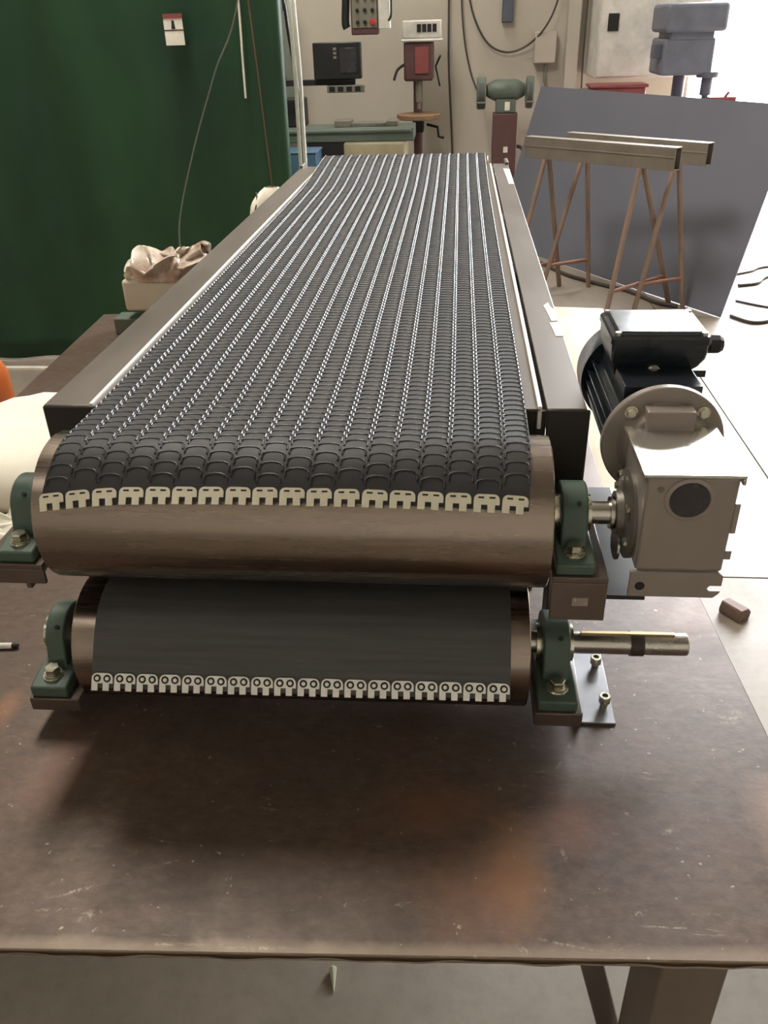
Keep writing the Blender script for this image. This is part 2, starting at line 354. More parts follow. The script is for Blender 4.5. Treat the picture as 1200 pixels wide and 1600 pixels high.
# rollers
def roller(y, z, r, x0, x1, name):
    L = x1-x0
    MB().lathe((x0, y, z), (1, 0, 0), [(0.008, 0.02), (0.008, r-0.012), (0.0, r-0.010), (0.0, r-0.0015), (0.0015, r), (L-0.0015, r), (L, r-0.0015), (L, r-0.010), (L-0.008, r-0.012), (L-0.008, 0.02)], 96).build(name, MT['roller'], conv, smooth=40)
roller(YU, ZU, RU, -0.520, 0.120, 'drive_roller')
roller(YL, ZL, RL, -0.540, 0.110, 'lower_roller')
roller(YF, ZF, RF, -0.50, 0.105, 'far_roller')
for x0, x1 in ((-0.576, -0.50), (0.105, 0.177)): MB().cyl((x0, YF, ZF), (x1, YF, ZF), 0.015).build('far_shaft', MT['shaft'], conv)
MB().box(-0.5765, -0.566, 3.20, 3.30, 1.2, ZB+0.01).build('far_bearing_plate', MT['frame'], conv, bevel=0.002)
MB().box(0.166, 0.1775, 3.20, 3.30, 1.2, ZB+0.01).build('far_bearing_plate', MT['frame'], conv, bevel=0.002)
us = MB().cyl((-0.585, YU, ZU), (0.215, YU, ZU), 0.015, ch=0.001); us.build('drive_shaft', MT['shaft'], conv)
ls = MB().cyl((-0.605, YL, ZL), (0.345, YL, ZL), 0.0165, 32, ch=0.002)
lsh = ls.build('lower_shaft', MT['shaft'], conv)
kb = MB(); kb.box(0.19, 0.325, YL-0.004, YL+0.004, ZL+0.013, ZL+0.0195); kb.build('key', MT['key'], lsh, bevel=0.0015)
MB().lathe((0.262, YL, ZL), (1, 0, 0), [(0, 0.0166), (0, 0.0185), (0.019, 0.0185), (0.019, 0.0166)], 32).build('tape_band', MT['tape'], lsh)

# pillow block bearings
def pillow(x, y, z, k=1.0, hw=0.0165, bolt_ys=(-0.06, 0.06), name='pillow_block'):
    made = []; T = Matrix.Translation((x, y, z)) @ Matrix.Scale(k, 4) @ Matrix.Translation((-x, -y, -z))
    h = 0.043; zb = z-h
    m = MB()
    # housing silhouette in the YZ plane, swept across X with a slight draft
    pts = [(-0.050, zb+0.010), (0.050, zb+0.010)]
    for i in range(17):
        a = 0.42+(PI-0.84)*i/16; pts.append((0.041*math.cos(a), z+0.041*math.sin(a)))
    m.prism(pts, hw*2, frame_m((x-hw, y, 0), (0, 1, 0), (0, 0, 1), (1, 0, 0)))
    m.prism([(-0.082, zb), (0.082, zb), (0.082, zb+0.016), (0.05, zb+0.021), (-0.05, zb+0.021), (-0.082, zb+0.016)], 0.048, frame_m((x-0.024, y, 0), (0, 1, 0), (0, 0, 1), (1, 0, 0)))
    pb = m.build(name, MT['green'], conv, bevel=0.003, seg=3)
    MB().lathe((x-0.026, y, z), (1, 0, 0), [(0.003, 0.0155), (0.003, 0.024), (0.049, 0.024), (0.049, 0.0155)], 32).build('bearing_insert', MT['zinc'], pb)
    MB().lathe((x+0.004, y-0.030, z+0.0295), (0, -0.7, 0.7), [(0, 0.003), (0.002, 0.003), (0.002, 0.0005)], 10).build('grease_hole', MT['dark'], pb)
    for by in bolt_ys:
        b = MB(); b.cyl((x, y+by, zb+0.017), (x, y+by, zb+0.0205), 0.0135, 24, ch=0.0006); b.cyl((x, y+by, zb+0.0205), (x, y+by, zb+0.0235), 0.0115, 24)
        b.cyl((x, y+by, zb+0.0235), (x, y+by, zb+0.0325), 0.0098, 6, 0.3, ch=0.001); b.cyl((x, y+by, zb-0.026), (x, y+by, zb-0.0), 0.005, 12)
        b.build('bolt', MT['zinc'], pb, smooth=30)
    for o in [pb]+list(pb.children): o.data.transform(T)
    return pb
PBX = (-0.5625, 0.152)
pillow(PBX[0], YU, ZU); pillow(PBX[1], YU, ZU)
KL = 1.15
LBX = (-0.587, 0.152)
pillow(LBX[0], YL, ZL, KL, 0.0125); pillow(LBX[1], YL, ZL, KL)

# bearing brackets
zb = ZU-0.043
m = MB(); m.box(-0.612, -0.528, 0.845, 1.10, zb-0.008, zb); m.box(-0.612, -0.528, 0.845, 0.851, zb-0.030, zb-0.008); m.box(-0.576, -0.568, 0.875, 1.12, zb-0.06, zb-0.008)
m.build('bearing_bracket', MT['bracket'], conv, bevel=0.0012)
m = MB(); m.box(0.124, 0.192, 0.845, 1.10, zb-0.008, zb); m.box(0.124, 0.192, 0.845, 0.851, zb-0.065, zb-0.008)
rb = m.build('bearing_bracket', MT['bracket'], conv, bevel=0.0012)
MB().box(0.150, 0.170, 0.8442, 0.8455, zb-0.042, zb-0.030).build('paper_tag', MT['dulltag'], rb)
MB().box(0.193, 0.244, 0.865, 1.15, zb-0.046, zb-0.040).build('motor_plate', MT['end_plate'], conv, bevel=0.001)
zb = ZL-0.043*KL
MB().box(-0.618, -0.543, 0.872, 1.07, zb-0.022, zb).box(-0.576, -0.560, 1.05, 1.10, zb-0.022, 1.08).build('lower_bracket', MT['bracket'], conv, bevel=0.0015)
MB().box(0.120, 0.186, 0.872, 1.07, zb-0.024, zb).box(0.15, 0.172, 1.05, 1.10, zb-0.022, 1.08).build('lower_bracket', MT['bracket'], conv, bevel=0.0015)
ap = MB().box(0.192, 0.2455, 0.911, 1.075, TZ, TZ+0.004).box(0.192, 0.196, 0.911, 1.075, TZ+0.004, TZ+0.022).build('adjuster_plate', MT['plate'], conv, bevel=0.0008)
for (x, y) in ((0.232, 1.036), (0.233, 0.948)):
    b = MB(); b.lathe((x, y, TZ+0.004), (0, 0, 1), [(0, 0.0055), (0.008, 0.0055), (0.008, 0.0085), (0.019, 0.0085), (0.020, 0.0078), (0.020, 0.0045), (0.012, 0.004)], 24)
    b.build('socket_screw', MT['zinc'], ap, smooth=40)

LOWER = [o for o in conv.children if o.name.split('.')[0] in ('lower_roller', 'lower_shaft', 'lower_bracket') or (o.name.startswith('pillow_block') and o.data.vertices[0].co.z < 1.05)]
# ---- belt: arc-length path from the clip end over the drive roller, along the bed, round the far roller and back to the lower roller
def arc(yc, zc, r, a0, a1, n):   # angle measured from -Y upwards
    return [V((0, yc-r*math.cos(math.radians(a0+(a1-a0)*i/n)), zc+r*math.sin(math.radians(a0+(a1-a0)*i/n)))) for i in range(n+1)]
hb = BT/2+0.0003
path = arc(YU, ZU, RU+hb, 33.5, 90, 24)
zt = ZU+RU+hb
zfar = ZF+RF+hb
N = 60
for i in range(1, N+1):
    y = YU+(YF-YU)*i/N; t = max(0.0, (y-2.72)/(YF-2.72)); path.append(V((0, y, zt+(zfar-zt)*(t*t*(3-2*t)*0.55+0.45*t))))
path += arc(YF, ZF, RF+hb, 90, 270, 20)[1:]
zbot = ZF-RF-hb; ztl = ZL+RL+hb
aL = 90
for i in range(1, 21):
    t = i/20; path.append(V((0, YF+(YL-YF)*t, zbot+(ztl-zbot)*t)))
path += arc(YL, ZL, RL+hb, 90, 38, 16)[1:]
q0 = path[-1]; td = V((0, -math.sin(math.radians(38)), -math.cos(math.radians(38))))
for i in range(1, 7): path.append(q0+td*(0.079*i/6)+V((0, 1, 0))*(0.004*(i/6)**2))
cum = [0.0]
for a, b in zip(path, path[1:]): cum.append(cum[-1]+(b-a).length)
LEN = cum[-1]
def at(s):
    s = min(max(s, 0.0), LEN)
    lo, hi = 0, len(cum)-1
    while hi-lo > 1:
        md = (lo+hi)//2
        if cum[md] <= s: lo = md
        else: hi = md
    t = (s-cum[lo])/(cum[hi]-cum[lo]); p = path[lo].lerp(path[hi], t)
    tan = path[min(hi+1, len(path)-1)]-path[max(lo-1, 0)] if False else (path[hi]-path[lo])
    # smooth tangent
    a = path[lo]-path[max(lo-1, 0)] if lo > 0 else path[hi]-path[lo]; b = path[hi]-path[lo]; c_ = path[min(hi+1, len(path)-1)]-path[hi] if hi < len(path)-1 else b
    t0 = (a.normalized()+b.normalized()).normalized(); t1 = (b.normalized()+c_.normalized()).normalized()
    tan = t0.lerp(t1, t).normalized(); nor = V((0, -tan.z, tan.y)); return p, tan, nor
def droop(u):   # u in -1..1 across the belt: extra arc length hanging further down at the cut end
    d = 0.0060*u*u
    if u < -0.55: d += 0.0075*((-u-0.55)/0.45)**2
    return d
SKEW = 0.012   # the lower roller sits slightly askew, its left end nearer
lsk = Matrix.Rotation(SKEW, 4, V((0, 0, 1))); lsk = Matrix.Translation((0.15, YL, 0)) @ lsk @ Matrix.Translation((-0.15, -YL, 0))
for o in LOWER+[c for o in LOWER for c in o.children]: o.data.transform(lsk)
def belt_pt(u, s, h):
    """u -1..1 across, s arc length, h height above the belt mid-line"""
    e = math.exp(-s/0.10); s2 = s-droop(u)*e
    ex = 0.0
    if s2 < 0: ex = s2; s2 = 0
    p, tan, nor = at(s2); q = p+tan*ex+nor*h
    xl = XL-0.014*math.exp(-s/0.09); xr = XR-0.006*math.exp(-s/0.09)
    q.x = (xl+xr)/2+(xr-xl)/2*u
    wl = math.exp(-max(0, LEN-s-0.18)/0.25); q.y += (q.x-0.15)*SKEW*wl; q.x -= 0.012*wl
    return q, tan, nor
NS, NU = 300, 36
ss = sorted(set([0.30*(i/60) for i in range(61)]+[0.30+(2.25)*(i/60) for i in range(61)]+[2.45+0.3*i/40 for i in range(41)]+[2.75+(LEN-2.75-0.25)*i/12 for i in range(13)]+[LEN-0.25+0.25*i/40 for i in range(41)]))
m = MB(); tops = []; bots = []
for s in ss:
    tops.append([m.b.verts.new(belt_pt(-1+2*j/NU, s, BT/2)[0]) for j in range(NU+1)]); bots.append([m.b.verts.new(belt_pt(-1+2*j/NU, s, -BT/2)[0]) for j in range(NU+1)])
for i in range(len(ss)-1):
    for j in range(NU):
        m.mi = 0; m._f([tops[i][j], tops[i][j+1], tops[i+1][j+1], tops[i+1][j]]); m.mi = 1; m._f([bots[i][j], bots[i+1][j], bots[i+1][j+1], bots[i][j+1]])
    for j in (0, NU): m._f([tops[i][j], tops[i+1][j], bots[i+1][j], bots[i][j]])
for i in (0, -1):
    for j in range(NU): m._f([tops[i][j], tops[i][j+1], bots[i][j+1], bots[i][j]])
belt = m.build('belt', [MT['rubber_top'], MT['rubber_flat']], conv, smooth=50)
tag(belt, 'black rubber belt with crescent studs on its upper run')

# crescent studs: horseshoe ridges in half-drop columns
NC = 18
def lug_mesh_rings():
    pts = []
    wx, up = 0.0142, 0.0058
    pts.append((-wx, -0.0076)); pts.append((-wx, -0.0020))
    for i in range(1, 6):
        a = PI-PI*i/6; pts.append((wx*math.cos(a), -0.0012+up*math.sin(a)))
    pts.append((wx, -0.0020)); pts.append((wx, -0.0088))
    return pts
LP = lug_mesh_rings()
def lug_into(mb, to3d):
    rings = []
    for i, (x, y) in enumerate(LP):
        a = LP[max(i-1, 0)]; b = LP[min(i+1, len(LP)-1)]; d = V((b[0]-a[0], b[1]-a[1])).normalized(); n = V((-d.y, d.x))
        side = abs(x)/0.0142; h = 0.0013+0.0016*side**5; wv = 0.0011+0.0002*side**4
        if i in (0, len(LP)-1): h *= 0.6
        rings.append([to3d(x+n.x*wv*math.cos(t), y+n.y*wv*math.cos(t), h*math.sin(t)) for t in (0, 0.75, PI/2, PI-0.75, PI)])
    mb.mi = 0; mb.loft(rings[:2]); mb.mi = 1; mb.loft(rings[1:-1], cap=False); mb.mi = 0; mb.loft(rings[-2:])
lug_me = None
mb = MB(); lug_into(mb, lambda x, y, h: V((x, y, h))); lug_me = mb.mesh('tread_lug', [MT['lug'], MT['lug_matte']], 70)
rest = MB(); pitch = 0.0160; cols = []
lug_list = []
r = 0
while True:
    s = 0.030+r*pitch
    if s > 2.56: break
    for c_ in range(NC):
        sc = s+(pitch/2 if c_ % 2 else 0)
        lug_list.append((sc, -1+(2*c_+1)/NC))
    r += 1
lug_list.sort()
for i, (s, u) in enumerate(lug_list):
    if i < 300:
        q, tan, nor = belt_pt(u, s, BT/2-0.0002)
        o = bpy.data.objects.new('tread_lug', lug_me); COL.objects.link(o); o.parent = belt
        o.matrix_basis = frame_m(q, V((1, 0, 0)), tan, nor)
    else:
        p, tan, nor = at(s); q = belt_pt(u, s, BT/2-0.0002)[0]
        lug_into(rest, lambda x, y, h: q+V((x, 0, 0))+tan*y+nor*h)
tag(rest.build('tread_lugs', [MT['lug'], MT['lug_matte']], belt, smooth=70), kind='stuff')

# belt clips, 18 on each cut end: a rounded plate with two teeth
def clip_mesh(wd, ht, rivets):
    hw = wd/2*0.93; t = wd/4*0.52; sh = ht*0.42
    out = [(-hw+0.0005, sh), (-hw, sh)] if False else []
    out = [(-hw, 0), (-hw+wd*0.27, 0), (-hw+wd*0.27, sh), (-hw+wd*0.50, sh), (-hw+wd*0.50, 0), (-hw+wd*0.77, 0), (-hw+wd*0.77, sh), (hw, sh)]
    rr = ht*0.30
    for i in range(5): a = PI/2*i/4; out.append((hw-rr+rr*math.cos(a), ht-rr+rr*math.sin(a)))
    for i in range(5): a = PI/2+PI/2*i/4; out.append((-hw+rr+rr*math.cos(a), ht-rr+rr*math.sin(a)))
    mb = MB(); mb.prism(out, 0.0018)
    for sx in (-1, 1):
        if rivets:
            mb.mi = 1; mb.cyl((sx*wd*0.22, ht*0.70, 0.0016), (sx*wd*0.22, ht*0.70, 0.0021), wd*0.165, 14)
            mb.mi = 0; mb.lathe((sx*wd*0.22, ht*0.70, 0.0018), (0, 0, 1), [(0, wd*0.095), (0.0014, wd*0.08), (0.0018, wd*0.04)], 10)
        else:
            mb.mi = 1; mb.box(sx*wd*0.2-wd*0.105, sx*wd*0.2+wd*0.105, ht*0.76, ht*0.86, 0.0015, 0.0021)
    mb.mi = 0
    return mb.mesh('clip', [MT['clip_glare'] if rivets else MT['clip'], MT['dark']], 30)
wd = (XR-XL)/NC
ca = clip_mesh(wd, 0.0215, False); cb = clip_mesh(wd, 0.0245, True)
for i in range(NC):
    u = -1+(2*i+1)/NC
    q, tan, nor = belt_pt(u, 0.0, BT/2+0.0004); q2 = belt_pt(u-0.02, 0.0, BT/2)[0]; q3 = belt_pt(u+0.02, 0.0, BT/2)[0]
    s_mid = 0.0105-droop(u); p_, tan, nor = at(max(s_mid, 0))
    xax = (q3-q2).normalized(); xax = (xax-nor*xax.dot(nor)).normalized(); yax = nor.cross(xax)
    o = bpy.data.objects.new('clip', ca); COL.objects.link(o); o.parent = belt
    o.matrix_basis = frame_m(q+nor*0.0003-yax*0.004, xax, yax, nor) @ Matrix.Rotation(random.uniform(-.03, .03), 4, 'Z')
    # lower end
    s = LEN-0.012; p_, tan, nor = at(s); q = belt_pt(u, LEN, -BT/2-0.0006)[0]; tan = -tan; nor = -nor
    o = bpy.data.objects.new('clip', cb); COL.objects.link(o); o.parent = belt
    o.matrix_basis = frame_m(q-tan*0.003+nor*0.0004, V((1, SKEW, 0)).normalized(), tan, nor) @ Matrix.Rotation(random.uniform(-.015, .015), 4, 'Z')

# ---- gear motor on the drive shaft
GX0, GX1, GY0, GY1, GZ0, GZ1 = 0.220, 0.328, 0.858, 0.985, 1.143, 1.277
GX = 0.272; GZ = 1.246
m = MB()
m.box(GX0+0.004, GX1, GY0, GY1, GZ0, GZ1-0.004)
gear = m.build('gear_motor', MT['alu'], conv, bevel=0.004, seg=3)
tag(gear, 'silver worm gearbox with a black motor on the conveyor drive shaft')
# top cover sheet, lower foot plate, front plate details
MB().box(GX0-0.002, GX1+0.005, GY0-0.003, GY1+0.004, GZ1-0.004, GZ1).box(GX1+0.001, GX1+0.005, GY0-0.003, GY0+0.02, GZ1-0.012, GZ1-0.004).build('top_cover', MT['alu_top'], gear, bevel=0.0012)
fp = MB(); out = [(GX0-0.001, GZ0-0.036), (GX1-0.006, GZ0-0.036), (GX1, GZ0-0.030), (GX1+0.002, GZ0-0.026), (GX1-0.012, GZ0-0.026), (GX1-0.015, GZ0-0.022), (GX1-0.012, GZ0-0.018), (GX1+0.002, GZ0-0.018), (GX1+0.002, GZ0-0.004), (GX1-0.004, GZ0+0.001), (GX0-0.001, GZ0+0.001)]
fp.prism(out, 0.006, frame_m((0, GY0+0.002, 0), (1, 0, 0), (0, 0, 1), (0, -1, 0)))
fp.build('foot_plate', MT['alu'], gear, bevel=0.001)
MB().cyl((GX0+0.012, GY0-0.0036, GZ0-0.020), (GX0+0.012, GY0-0.0046, GZ0-0.020), 0.006, 20).build('slot_hole', MT['dark'], gear)
MB().lathe((GX+0.002, GY0+0.001, GZ-0.002), (0, -1, 0), [(0, 0.029), (0.0022, 0.0285), (0.0035, 0.0265), (0.0035, 0.0235), (0.001, 0.0225)], 40).build('cover_rim', MT['alu'], gear, smooth=40)
MB().cyl((GX+0.002, GY0+0.001, GZ-0.002), (GX+0.002, GY0-0.0012, GZ-0.002), 0.0224, 40).build('shaft_cover', MT['screen'], gear)
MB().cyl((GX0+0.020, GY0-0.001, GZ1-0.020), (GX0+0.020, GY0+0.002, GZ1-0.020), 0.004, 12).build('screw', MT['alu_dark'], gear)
MB().box(GX1-0.001, GX1+0.006, GY0+0.001, GY0+0.03, GZ0+0.055, GZ0+0.095).build('side_rib', MT['alu'], gear, bevel=0.001)
MB().box(GX1-0.001, GX1+0.007, GY0+0.001, GY0+0.014, GZ0+0.018, GZ0+0.030).build('side_rib', MT['alu'], gear, bevel=0.001)
# left output side: hub, flange rings, hollow shaft end
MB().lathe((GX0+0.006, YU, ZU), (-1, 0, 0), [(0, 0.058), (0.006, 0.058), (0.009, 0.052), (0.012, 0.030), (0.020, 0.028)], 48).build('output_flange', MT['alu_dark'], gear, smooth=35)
MB().lathe((GX0-0.002, YU, ZU), (-1, 0, 0), [(0, 0.021), (0.012, 0.021), (0.012, 0.0185), (0.0145, 0.0185), (0.0145, 0.021), (0.018, 0.021), (0.018, 0.0165)], 40).build('hollow_shaft', MT['shaft'], gear, smooth=30)
for a in range(6):
    an = 2*PI*a/6+0.4; y, z = YU+0.045*math.cos(an), ZU+0.045*math.sin(an)
    MB().cyl((GX0-0.001, y, z), (GX0-0.008, y, z), 0.0055, 6, ch=0.0008).build('flange_bolt', MT['zinc'], gear)
MB().lathe((0.209, YU-0.012, ZU-0.040), (1, 0.05, 0), [(0, 0.006), (0, 0.020), (0.003, 0.020), (0.003, 0.006)], 32).build('bright_collar', MT['shaft'], gear)
# bell between gearbox and motor flange
MB().lathe((GX, GY1-0.002, GZ), (0, 1, 0), [(0, 0.050), (0.012, 0.054), (0.022, 0.060)], 48).box(GX-0.03, GX+0.03, GY1-0.01, GY1+0.016, GZ+0.02, GZ+0.056).build('gearbox_bell', MT['alu'], gear, bevel=0.002)
fy = 1.003
MB().lathe((GX, fy, GZ), (0, 1, 0), [(0, 0.05), (0, 0.0765), (0.0015, 0.078), (0.0115, 0.078), (0.013, 0.0765), (0.013, 0.05)], 72).build('motor_flange', MT['alu'], gear, smooth=35)
for an in (45, 135, 225, 315):
    a = math.radians(an); x, z = GX+0.064*math.cos(a), GZ+0.064*math.sin(a)
    MB().cyl((x, fy-0.009, z), (x, fy+0.001, z), 0.0065, 6, ch=0.0008).cyl((x, fy-0.003, z), (x, fy+0.0, z), 0.0085, 20).build('flange_bolt', MT['zinc'], gear)
# finned motor
m = MB(); my0, my1 = fy+0.013, 1.235
m.lathe((GX, my0, GZ), (0, 1, 0), [(0, 0.070), (0.012, 0.072), (0.018, 0.060), (my1-my0, 0.060)], 56)
for i in range(28):
    a = 2*PI*i/28
    if 0.62 < a < 2.52: continue
    m.box(0.058, 0.0705, my0+0.02, my1-0.004, -0.0013, 0.0013, Matrix.Translation((GX, 0, GZ)) @ Matrix.Rotation(-a, 4, 'Y'))
m.box(GX-0.05, GX+0.05, my0+0.02, my1-0.02, GZ+0.03, GZ+0.066)
m.build('motor_body', MT['motor'], gear, bevel=0.001)
MB().lathe((GX, my1-0.006, GZ), (0, 1, 0), [(0, 0.070), (0, 0.0765), (0.055, 0.0765), (0.066, 0.070), (0.068, 0.02)], 56).build('fan_cowl', MT['motor'], gear, smooth=40)
m = MB()
tb = [(0.216, 1.098), (0.336, 1.098), (0.340, 1.102), (0.340, 1.206), (0.336, 1.21), (0.216, 1.21), (0.212, 1.206), (0.212, 1.102)]
def ring(sc, z, dx=0): return [V((0.276+(x-0.276)*sc+dx, 1.154+(y-1.154)*sc, z)) for x, y in tb]
m.loft([ring(0.80, 1.298, -0.004), ring(0.82, 1.306, -0.004), ring(0.90, 1.313, -0.002), ring(0.98, 1.326), ring(1.0, 1.335), ring(1.0, 1.347)])
m.build('terminal_box', MT['motor'], gear, bevel=0.0015)
m = MB(); m.loft([ring(1.03, 1.347), ring(1.03, 1.354), ring(1.0, 1.3575), ring(0.90, 1.3585), ring(0.885, 1.3615), ring(0.86, 1.363)]); m.build('terminal_lid', MT['motor'], gear, smooth=25)
for x, y in ((0.219, 1.105), (0.333, 1.105), (0.219, 1.203), (0.333, 1.203)): MB().cyl((x, y, 1.356), (x, y, 1.3625), 0.0048, 12, ch=0.001).build('lid_screw', MT['zinc'], gear)
MB().lathe((0.338, 1.135, 1.335), (1, 0, 0), [(0, 0.012), (0.006, 0.012), (0.006, 0.0105), (0.012, 0.0105), (0.012, 0.013), (0.024, 0.013), (0.030, 0.009), (0.030, 0.005)], 8).build('cable_gland', MT['black'], gear, smooth=20)
MB().cyl((0.272, 1.096+0.016, 1.3065), (0.272, 1.084+0.016, 1.3065), 0.0095, 20, ch=0.001).build('earth_screw', MT['zinc'], gear)
MB().box(0.318, 0.345, 1.11, 1.15, 1.296, 1.306).build('motor_lug', MT['motor'], gear, bevel=0.001)
# torn white tape and a tag on the right rail
for pts in ([(0.158, 1.50), (0.168, 1.52), (0.170, 1.49), (0.176, 1.47), (0.174, 1.41), (0.164, 1.41), (0.161, 1.46)], [(0.160, 1.40), (0.176, 1.405), (0.1775, 1.33), (0.164, 1.33)]):
    MB().prism(pts, 0.0006, Matrix.Translation((0, 0, ZB+0.0002))).build('tape_scrap', MT['tag'], conv)
MB().prism([(0.156, 3.12), (0.1765, 3.10), (0.1765, 2.80), (0.160, 2.80)], 0.0006, Matrix.Translation((0, 0, ZB+0.0002))).build('tape_scrap', MT['tag'], conv)

# ------------------------------------------------------------------ things on and round the workbench
def blob(name, mat, cx, cy, z0, rx, ry, h, seed, label, cat, crump=0.10, sq=3.0, parent=None, nu=40, nv=16, fq=1.0, nz=0.0):
    rnd = random.Random(seed); ph = [(rnd.uniform(2, 7), rnd.uniform(2, 7), rnd.uniform(0, 6.3)) for _ in range(6)]
    def fn(u, v):
        a = 2*PI*u; b = PI/2*v
        ca, sa = math.cos(a), math.sin(a); k_ = (abs(ca)**sq+abs(sa)**sq)**(-1/sq)
        rr = math.cos(b)**0.45
        n = sum(abs(math.sin(fq*(f*ca*1.3+g*sa*1.2)+p+3*fq*v))-0.5 for f, g, p in ph)/6*crump*2
        zz = math.sin(b)**0.9*h*(1+n*1.2*math.cos(b)**0.3)
        q = V((cx+rx*k_*ca*rr*(1+n), cy+ry*k_*sa*rr*(1+n), z0+max(zz, 0)))
        if nz:   # sharp film creases
            f1 = mnoise.noise(q*13+V((seed, 0, 0))); f2 = mnoise.noise(q*27+V((0, seed, 0))); e = min(1, v*4)
            q += V((f1, f2, abs(f1)*1.3-0.2))*nz*e; q.z = max(q.z, z0)
        return q
    o = MB().grid(fn, nu, nv).build(name, mat, parent, smooth=60)
    bm = bmesh.new(); bm.from_mesh(o.data); bmesh.ops.remove_doubles(bm, verts=bm.verts, dist=0.0005); bmesh.ops.recalc_face_normals(bm, faces=bm.faces)
    bl = [e for e in bm.edges if e.is_boundary]
    if bl: bmesh.ops.holes_fill(bm, edges=bl)
    bm.to_mesh(o.data); bm.free(); o.data.shade_smooth()
    if label: tag(o, label, cat)
    return o
blob('cloth_sack', MT['sack'], -0.965, 1.745, TZ, 0.27, 0.26, 0.105, 3, 'full cream cloth sack lying on the bench left of the rollers', 'sack', 0.05, 3.2)
blob('plastic_bag', MT['film'], -0.875, 1.365, TZ, 0.105, 0.065, 0.05, 9, 'small crumpled clear plastic bag lying in front of the cream sack', 'bag', 0.32, 2.2)
pk = thing('wrapped_package', 'pale carton wrapped in crumpled brown film on the far left bench corner', 'package', (-0.98, 2.76, TZ))
MB().box(-1.115, -0.82, 2.68, 2.84, TZ+0.08, TZ+0.185).build('carton', MT['carton'], pk, bevel=0.012, seg=3)
blob('brown_wrapping', MT['film_brown'], -0.955, 2.76, TZ+0.178, 0.150, 0.085, 0.075, 21, None, None, 0.16, 2.4, pk, 96, 36, 1.0, 0.07)
MB().box(-1.04, -0.84, 2.70, 2.82, TZ, TZ+0.081).build('dark_base', MT['dark'], pk, bevel=0.004)
MB().box(-1.165, -1.06, 2.68, 2.76, TZ, TZ+0.055).build('offcut', MT['ggreen'], None, bevel=0.004)
tag(bpy.data.objects['offcut'], 'small grey green steel offcut beside the wrapped package', 'offcut')
mk = thing('marker_pen', 'pale marker pen with a dark tip near the left bench edge', 'pen', (-0.77, 1.038, TZ))
MB().cyl((-0.83, 1.032, TZ+0.0055), (-0.741, 1.039, TZ+0.0055), 0.0052, 14, ch=0.0008).build('barrel', MT['whitecable'], mk)
MB().cyl((-0.741, 1.039, TZ+0.0055), (-0.731, 1.0398, TZ+0.0055), 0.0054, 14, r1=0.003).build('tip', MT['dark'], mk)
tag(MB().prism([(0.225, 1.40), (0.47, 1.36), (0.52, 2.95), (0.20, 2.99)], 0.005, Matrix.Translation((0, 0, TZ+0.0004))).build('glare_board', MT['board'], bevel=0.001), 'pale added board standing in for door glare on the bench behind the motor', 'board')  # added pale board, imitates the door glare on the bench top
dr = thing('plastic_drum', 'orange plastic drum standing left of the workbench', 'drum', (-1.62, 2.30, 0))
MB().lathe((-1.62, 2.30, 0), (0, 0, 1), [(0, 0.21), (0.01, 0.225), (0.30, 0.235), (0.32, 0.242), (0.34, 0.235), (0.64, 0.235), (0.72, 0.22), (0.80, 0.245*0.9), (0.90, 0.18), (0.93, 0.10)], 48).build('drum_body', MT['orange'], dr, smooth=40)
MB().cyl((-1.62, 2.30, 0.93), (-1.62, 2.30, 0.955), 0.06, 24, ch=0.004).build('drum_cap', MT['dark'], dr)
cb_ = MB().tube(spline([(-0.735, 3.14, 1.21), (-0.728, 3.12, 1.185), (-0.735, 3.10, 1.15)], 4), 0.003)
bg2 = thing('cream_bag', 'cream cloth bag hanging on a red cord beside the far end of the conveyor', 'bag', (-0.70, 3.16, 1.08))
def bagfn(u, v):
    a = 2*PI*u; r_ = math.sin(PI*min(v*0.9+0.05, 1))**0.6*(1+0.10*math.sin(3*a+2)+0.07*math.sin(7*a+5*v)); return V((-0.70+0.075*r_*math.cos(a)+0.02*v, 3.16+0.06*r_*math.sin(a), 1.06+0.165*v))
MB().grid(bagfn, 28, 10).build('bag_body', MT['sack'], bg2, smooth=60)
cb_.build('bag_tie', MT['dark'], bg2)
MB().tube([(-0.676, 3.16, 1.215), (-0.70, 3.2, 1.6), (-0.76, 3.3, 2.4), (-0.80, 3.3, 7.5)], 0.0025, 6).build('bag_cord', MT['redcord'], bg2)
tag(MB().tube(spline([(-0.985, 2.95, 1.02), (-0.98, 2.98, 1.15), (-0.90, 3.0, 1.38), (-0.80, 3.0, 1.60), (-0.69, 3.02, 1.85), (-0.55, 3.0, 2.6), (-0.45, 3.0, 7.5)], 6), 0.003, 6).build('grey_string', MT['greycord']), 'thin grey string hanging from above behind the wrapped package', 'string')
tag(MB().tube(spline([(-1.075, 4.58, 1.42), (-1.072, 4.585, 1.6), (-1.066, 4.59, 1.85), (-1.06, 4.59, 2.6), (-1.06, 4.59, 7.5)], 5), 0.006, 6).build('white_rope', MT['whitecable']), 'white rope hanging in front of the right part of the green curtain', 'rope')
tag(MB().lathe((-0.236, 1.005, 0.0085), (0.18, -1, -0.12), [(0, 0.004), (0.003, 0.0085), (0.05, 0.001)], 7).build('metal_shard', MT['shard']), 'small pale pointed shard on the floor under the bench', 'shard')
tag(MB().prism([(-0.05, 0), (0.05, 0), (0.055, 0.04), (0.03, 0.07), (-0.04, 0.075), (-0.055, 0.03)], 0.16, frame_m((0.965, 2.25, 0.0), (0.45, 0.34, 0), (0, 0, 0.6), (-0.3, 0.4, 0))).build('wood_block', MT['wood'], bevel=0.004), 'brown wooden block on the floor beyond the right bench edge', 'block')

